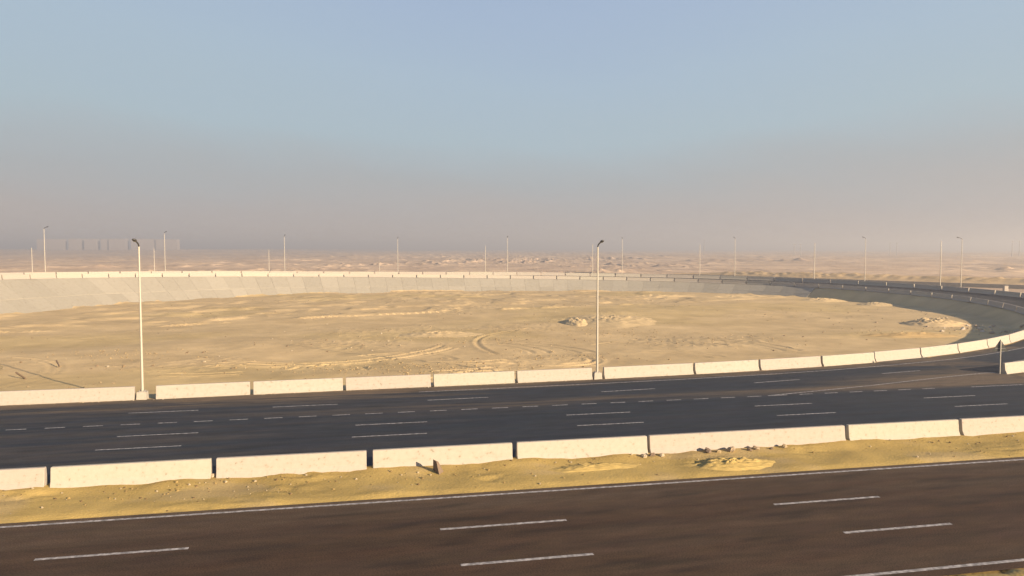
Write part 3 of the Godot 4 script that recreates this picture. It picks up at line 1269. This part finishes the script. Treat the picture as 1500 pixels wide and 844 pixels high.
func build_heaps_and_rocks():
	var ochre := Color(0.46, 0.33, 0.12)
	var beige := Color(0.57, 0.425, 0.23)
	heap("dirt_heap", 9.6, 33.0, 2.1, 1.1, 0.30, ochre, 1.0, "lumpy yellow dirt heap on the verge below the long barrier", 0.2)
	heap("dirt_heap", 3.6, 32.5, 2.6, 0.7, 0.16, ochre, 1.2, "low churned dirt ridge on the verge left of the yellow heap", 0.2)
	heap("dirt_heap", 15.2, 116.0, 7.2, 11.0, 0.75, beige, 1.6, "large churned sand heap behind the middle lamp post")
	heap("dirt_heap", 9.4, 112.0, 2.2, 5.0, 0.8, beige, 0.3, "small sand hump with a shaded side left of the churned heap")
	heap("dirt_heap", 60.5, 110.0, 4.6, 3.6, 1.0, Color(0.52, 0.39, 0.22), 1.0, "stony rubble heap at the edge of the shade by the bend")
	heap("dirt_heap", 33.0, 174.0, 8.0, 4.0, 0.7, beige, 0.9, "low sand heap at the foot of the far slabs")
	heap("dirt_heap", 50.0, 172.0, 8.0, 4.0, 0.6, beige, 0.9, "sand heap where the slab lining ends")
	heap("dirt_heap", 66.0, 163.0, 5.0, 4.0, 0.7, beige, 0.8, "sand heap slumped on the bank just right of the last slab")
	heap("dirt_heap", 71.5, 151.0, 4.0, 4.5, 0.6, beige, 0.8, "sand heap on the unlined bank below the dark barriers")
	heap("dirt_heap", 49.5, 95.0, 7.0, 2.2, 0.5, Color(0.44, 0.31, 0.15), 1.0, "long low sand ridge in front of the shade at the bend", 0.1)
	heap("dirt_heap", -9.0, 96.0, 6.0, 4.0, 0.45, beige, 1.4, "faint trampled sand mound in the middle of the loop")

	var st0 := start()
	var ra := Vector3(-0.22, -0.06, -0.25)
	var rb := Vector3(0.10, -0.06, 0.30)
	var rc := Vector3(0.27, -0.06, -0.08)
	var ta := Vector3(-0.20, 0.52, -0.10)
	var tb := Vector3(-0.04, 0.46, 0.10)
	var tc := Vector3(0.02, 0.42, -0.08)
	quad(st0, rb, ra, ta, tb)
	quad(st0, rc, rb, tb, tc)
	quad(st0, ra, rc, tc, ta)
	for v in [ta, tc, tb]: st0.add_vertex(v)
	var slab := mesh_node("rock", done(st0), mats.stone[2])
	slab.position = on(-3.1, 31.75, ground_y(-3.1, 31.75))
	tag(slab, "dark upright rock on the verge against the front barriers", "rock")
	rock(-12.2, 31.0, 0.26, 1, "small pale stone on the verge left of the dark rock", 0.7)
	var spots := [[8.95, 34.8, 0.42, 2], [9.42, 34.78, 0.30, 3], [10.05, 35.0, 0.50, 0], [10.95, 35.12, 0.28, 2], [11.3, 35.3, 0.38, 0], [12.05, 35.4, 0.26, 2], [12.75, 35.6, 0.32, 3], [5.9, 34.1, 0.34, 1], [6.3, 34.25, 0.3, 2], [6.75, 34.3, 0.28, 1]]
	for i in spots.size():
		var q: Array = spots[i]
		if i < 7:
			rock(q[0], q[1], q[2], q[3], "broken rubble piece below the long barrier, %s from the left" % ordinal(i + 1), 0.55, "rubble pieces below the long barrier")
		else:
			rock(q[0], q[1], q[2], q[3], "small rubble piece by the barrier joint, %s of three from the left" % ordinal(i - 6), 0.6, "rubble pieces by the barrier joint")
	var pale := [[61.8, 111.4, 0.55], [62.9, 112.2, 0.4], [60.2, 110.8, 0.45], [59.0, 110.1, 0.36], [63.8, 112.8, 0.5], [58.2, 109.5, 0.4]]
	for i in pale.size():
		var o := rock(pale[i][0], pale[i][1], pale[i][2], 1, "pale stone on the rubble heap at the bend, %s from the left" % ordinal([4, 5, 3, 2, 6, 1][i]), 0.7, "pale stones on the rubble heap")
		o.position.y += 0.55
	var st := start()
	for q in [[[-39.9, 61.6, 0.25], [-38.9, 61.2, -0.1]]]:
		tube(st, [on(q[0][0], q[0][1], ground_y(q[0][0], q[0][1]) + 0.45), on(q[1][0], q[1][1], ground_y(q[1][0], q[1][1]) + 0.05)], [0.07, 0.07], 6)
	var o1 := mesh_node("timber_scrap", done(st), mats.wood)
	tag(o1, "short dark timber scrap in the sand near the dry shrub", "timber")
	st = start()
	tube(st, [on(-40.6, 68.3, ground_y(-40.6, 68.3) + 0.5), on(-39.8, 67.4, ground_y(-39.8, 67.4) + 0.05)], [0.07, 0.06], 6)
	var o2 := mesh_node("timber_scrap", done(st), mats.wood)
	tag(o2, "dark timber scrap leaning from the sand further out", "timber")

	var sand_tones := [Color(0.24, 0.17, 0.07), Color(0.21, 0.15, 0.065), Color(0.31, 0.25, 0.16), Color(0.14, 0.095, 0.05)]
	scatter("verge_gravel", "loose stones and clods scattered over the sandy verge", 1500, verge_place, 0.02, 0.16, 41, sand_tones)
	scatter("loop_gravel", "stones and clods scattered over the floor of the loop", 3600, floor_place, 0.035, 0.26, 42, [Color(0.28, 0.21, 0.12), Color(0.24, 0.175, 0.10), Color(0.36, 0.30, 0.21), Color(0.16, 0.11, 0.065), Color(0.20, 0.14, 0.08)])
	var churn := [[-19.0, 68.5, 2.6], [-13.5, 65.8, 2.4], [-8.5, 68.5, 2.6], [-6.0, 64.0, 1.8], [-2.5, 66.5, 2.4], [4.0, 75.0, 2.6], [-7.5, 94.0, 4.0], [-1.0, 88.0, 3.4], [22.0, 92.0, 5.0], [12.0, 100.0, 3.4], [15.5, 114.0, 3.2], [50.0, 101.0, 4.0], [61.0, 111.0, 2.0], [-38.0, 76.0, 3.0]]
	scatter("churned_clods", "rough sandy clods in churned patches on the loop floor", 3000, func():
		var c: Array = churn[rng.randi() % churn.size()]
		return Vector2(c[0] + rng.randfn() * c[2] * 1.2, c[1] + rng.randfn() * c[2] * 0.75), 0.05, 0.24, 45, [Color(0.30, 0.22, 0.115), Color(0.26, 0.19, 0.10), Color(0.33, 0.25, 0.14)])
	scatter("shade_gravel", "pale broken stones lying in the shade of the bend", 130, func(): return Vector2(rng.randfn(63.5, 3.0), rng.randfn(104.0, 4.0)), 0.12, 0.75, 44, [Color(0.5, 0.43, 0.34), Color(0.36, 0.27, 0.19)])
	scatter("kerb_gravel", "grit and pebbles washed along the foot of the barriers", 700, kerb_place, 0.02, 0.12, 43, [Color(0.5, 0.43, 0.33), Color(0.3, 0.23, 0.15)])

	# dry shrub at the left edge
	var at := on(-43.9, 64.0, ground_y(-43.9, 64.0))
	var shrub := base("dry_shrub", at)
	tag(shrub, "dry dark shrub in the sand at the left edge", "shrub")
	st = start()
	for i in 14:
		var a := rng.randf() * TAU
		var out := Vector3(cos(a), 0, sin(a)) * rng.randf_range(0.3, 0.9)
		tube(st, [Vector3.ZERO, out * 0.5 + Vector3.UP * 0.5, out + Vector3.UP * rng.randf_range(0.7, 1.3)], [0.03, 0.02, 0.01], 5)
	mesh_node("stem", done(st), mats.wood, shrub)
	st = start()
	for i in 900:
		var d := Vector3(rng.randfn(), absf(rng.randfn()) * 0.8, rng.randfn()).normalized() * pow(rng.randf(), 0.5)
		var c := Vector3(d.x * 1.15, 0.15 + d.y * 1.3, d.z * 1.15)
		var u := Vector3(rng.randfn(), rng.randfn(), rng.randfn()).normalized() * 0.09
		var w := u.cross(Vector3(rng.randfn(), rng.randfn(), rng.randfn())).normalized() * 0.025
		quad(st, c - u, c + w, c + u, c - w)
	mesh_node("foliage", done(st), mats.twig, shrub)

# ---------------------------------------------------------------- far background

func build_far_things():
	# a row of apartment blocks in the haze
	var depth := 1800.0
	var k := depth / 1130.0
	var blocks := [[58.0, 96.0, 350.5], [104.0, 121.0, 350.0], [127.0, 144.0, 350.0], [151.0, 159.0, 350.2], [162.5, 187.0, 350.0], [195.0, 228.0, 350.2], [231.0, 262.0, 350.8]]
	for i in blocks.size():
		var q: Array = blocks[i]
		var x0: float = (q[0] - 750.0) * k
		var x1: float = (q[1] - 750.0) * k
		var g := ground_y((x0 + x1) * 0.5, depth) - 1.0
		var h: float = 10.0 + (364.0 - q[2]) * k - g
		var root := base("apartment_block", on((x0 + x1) * 0.5, depth, g))
		tag(root, "pale flat-roofed apartment block fading in the haze, %s from the left" % ordinal(i + 1), "building", "apartment blocks on the horizon")
		var w := (x1 - x0) * 0.5
		var st := start()
		box(st, Vector3(-w, 0, -8), Vector3(w, h - 0.8, 8))
		mesh_node("wall", done(st), mats.wall, root)
		st = start()
		box(st, Vector3(-w - 0.3, h - 0.79, -8.3), Vector3(w + 0.3, h, 8.3))
		mesh_node("parapet", done(st), mats.wall, root)
	var blk := start()
	box(blk, Vector3(-0.45, -0.4, -0.4), Vector3(0.45, 1.5, 0.4), 0.06)
	var by := mesh_node("concrete_block", done(blk), mats.concrete[2])
	by.position = on(106.7, 166.5, ground_y(106.7, 166.5))
	tag(by, "pale upright concrete block beside the outer road at the right", "block")
	# power-line poles on the plain
	var poles := [[1031.0, 351.0, 1000.0], [1163.0, 357.0, 900.0], [1172.0, 357.0, 905.0], [1303.0, 355.0, 1000.0], [1313.0, 355.0, 1005.0], [1482.0, 352.5, 820.0], [1492.5, 352.5, 825.0]]
	for i in poles.size():
		var q: Array = poles[i]
		var x: float = (q[0] - 750.0) / 1130.0 * q[2]
		var y := ground_y(x, q[2])
		var h: float = 10.0 + (364.0 - q[1]) * q[2] / 1130.0 - y
		var root := base("power_pole", on(x, q[2], y))
		tag(root, "faint dark power pole on the hazy plain, %s from the left" % ordinal(i + 1), "power pole", "power poles on the plain")
		var st := start()
		tube(st, [Vector3(0, -1, 0), Vector3(0, h, 0)], [0.42, 0.26], 8)
		mesh_node("mast", done(st), mats.bolt, root)
		st = start()
		box(st, Vector3(-2.2, h - 1.3, -0.15), Vector3(2.2, h - 1.0, 0.15))
		mesh_node("crossarm", done(st), mats.bolt, root)
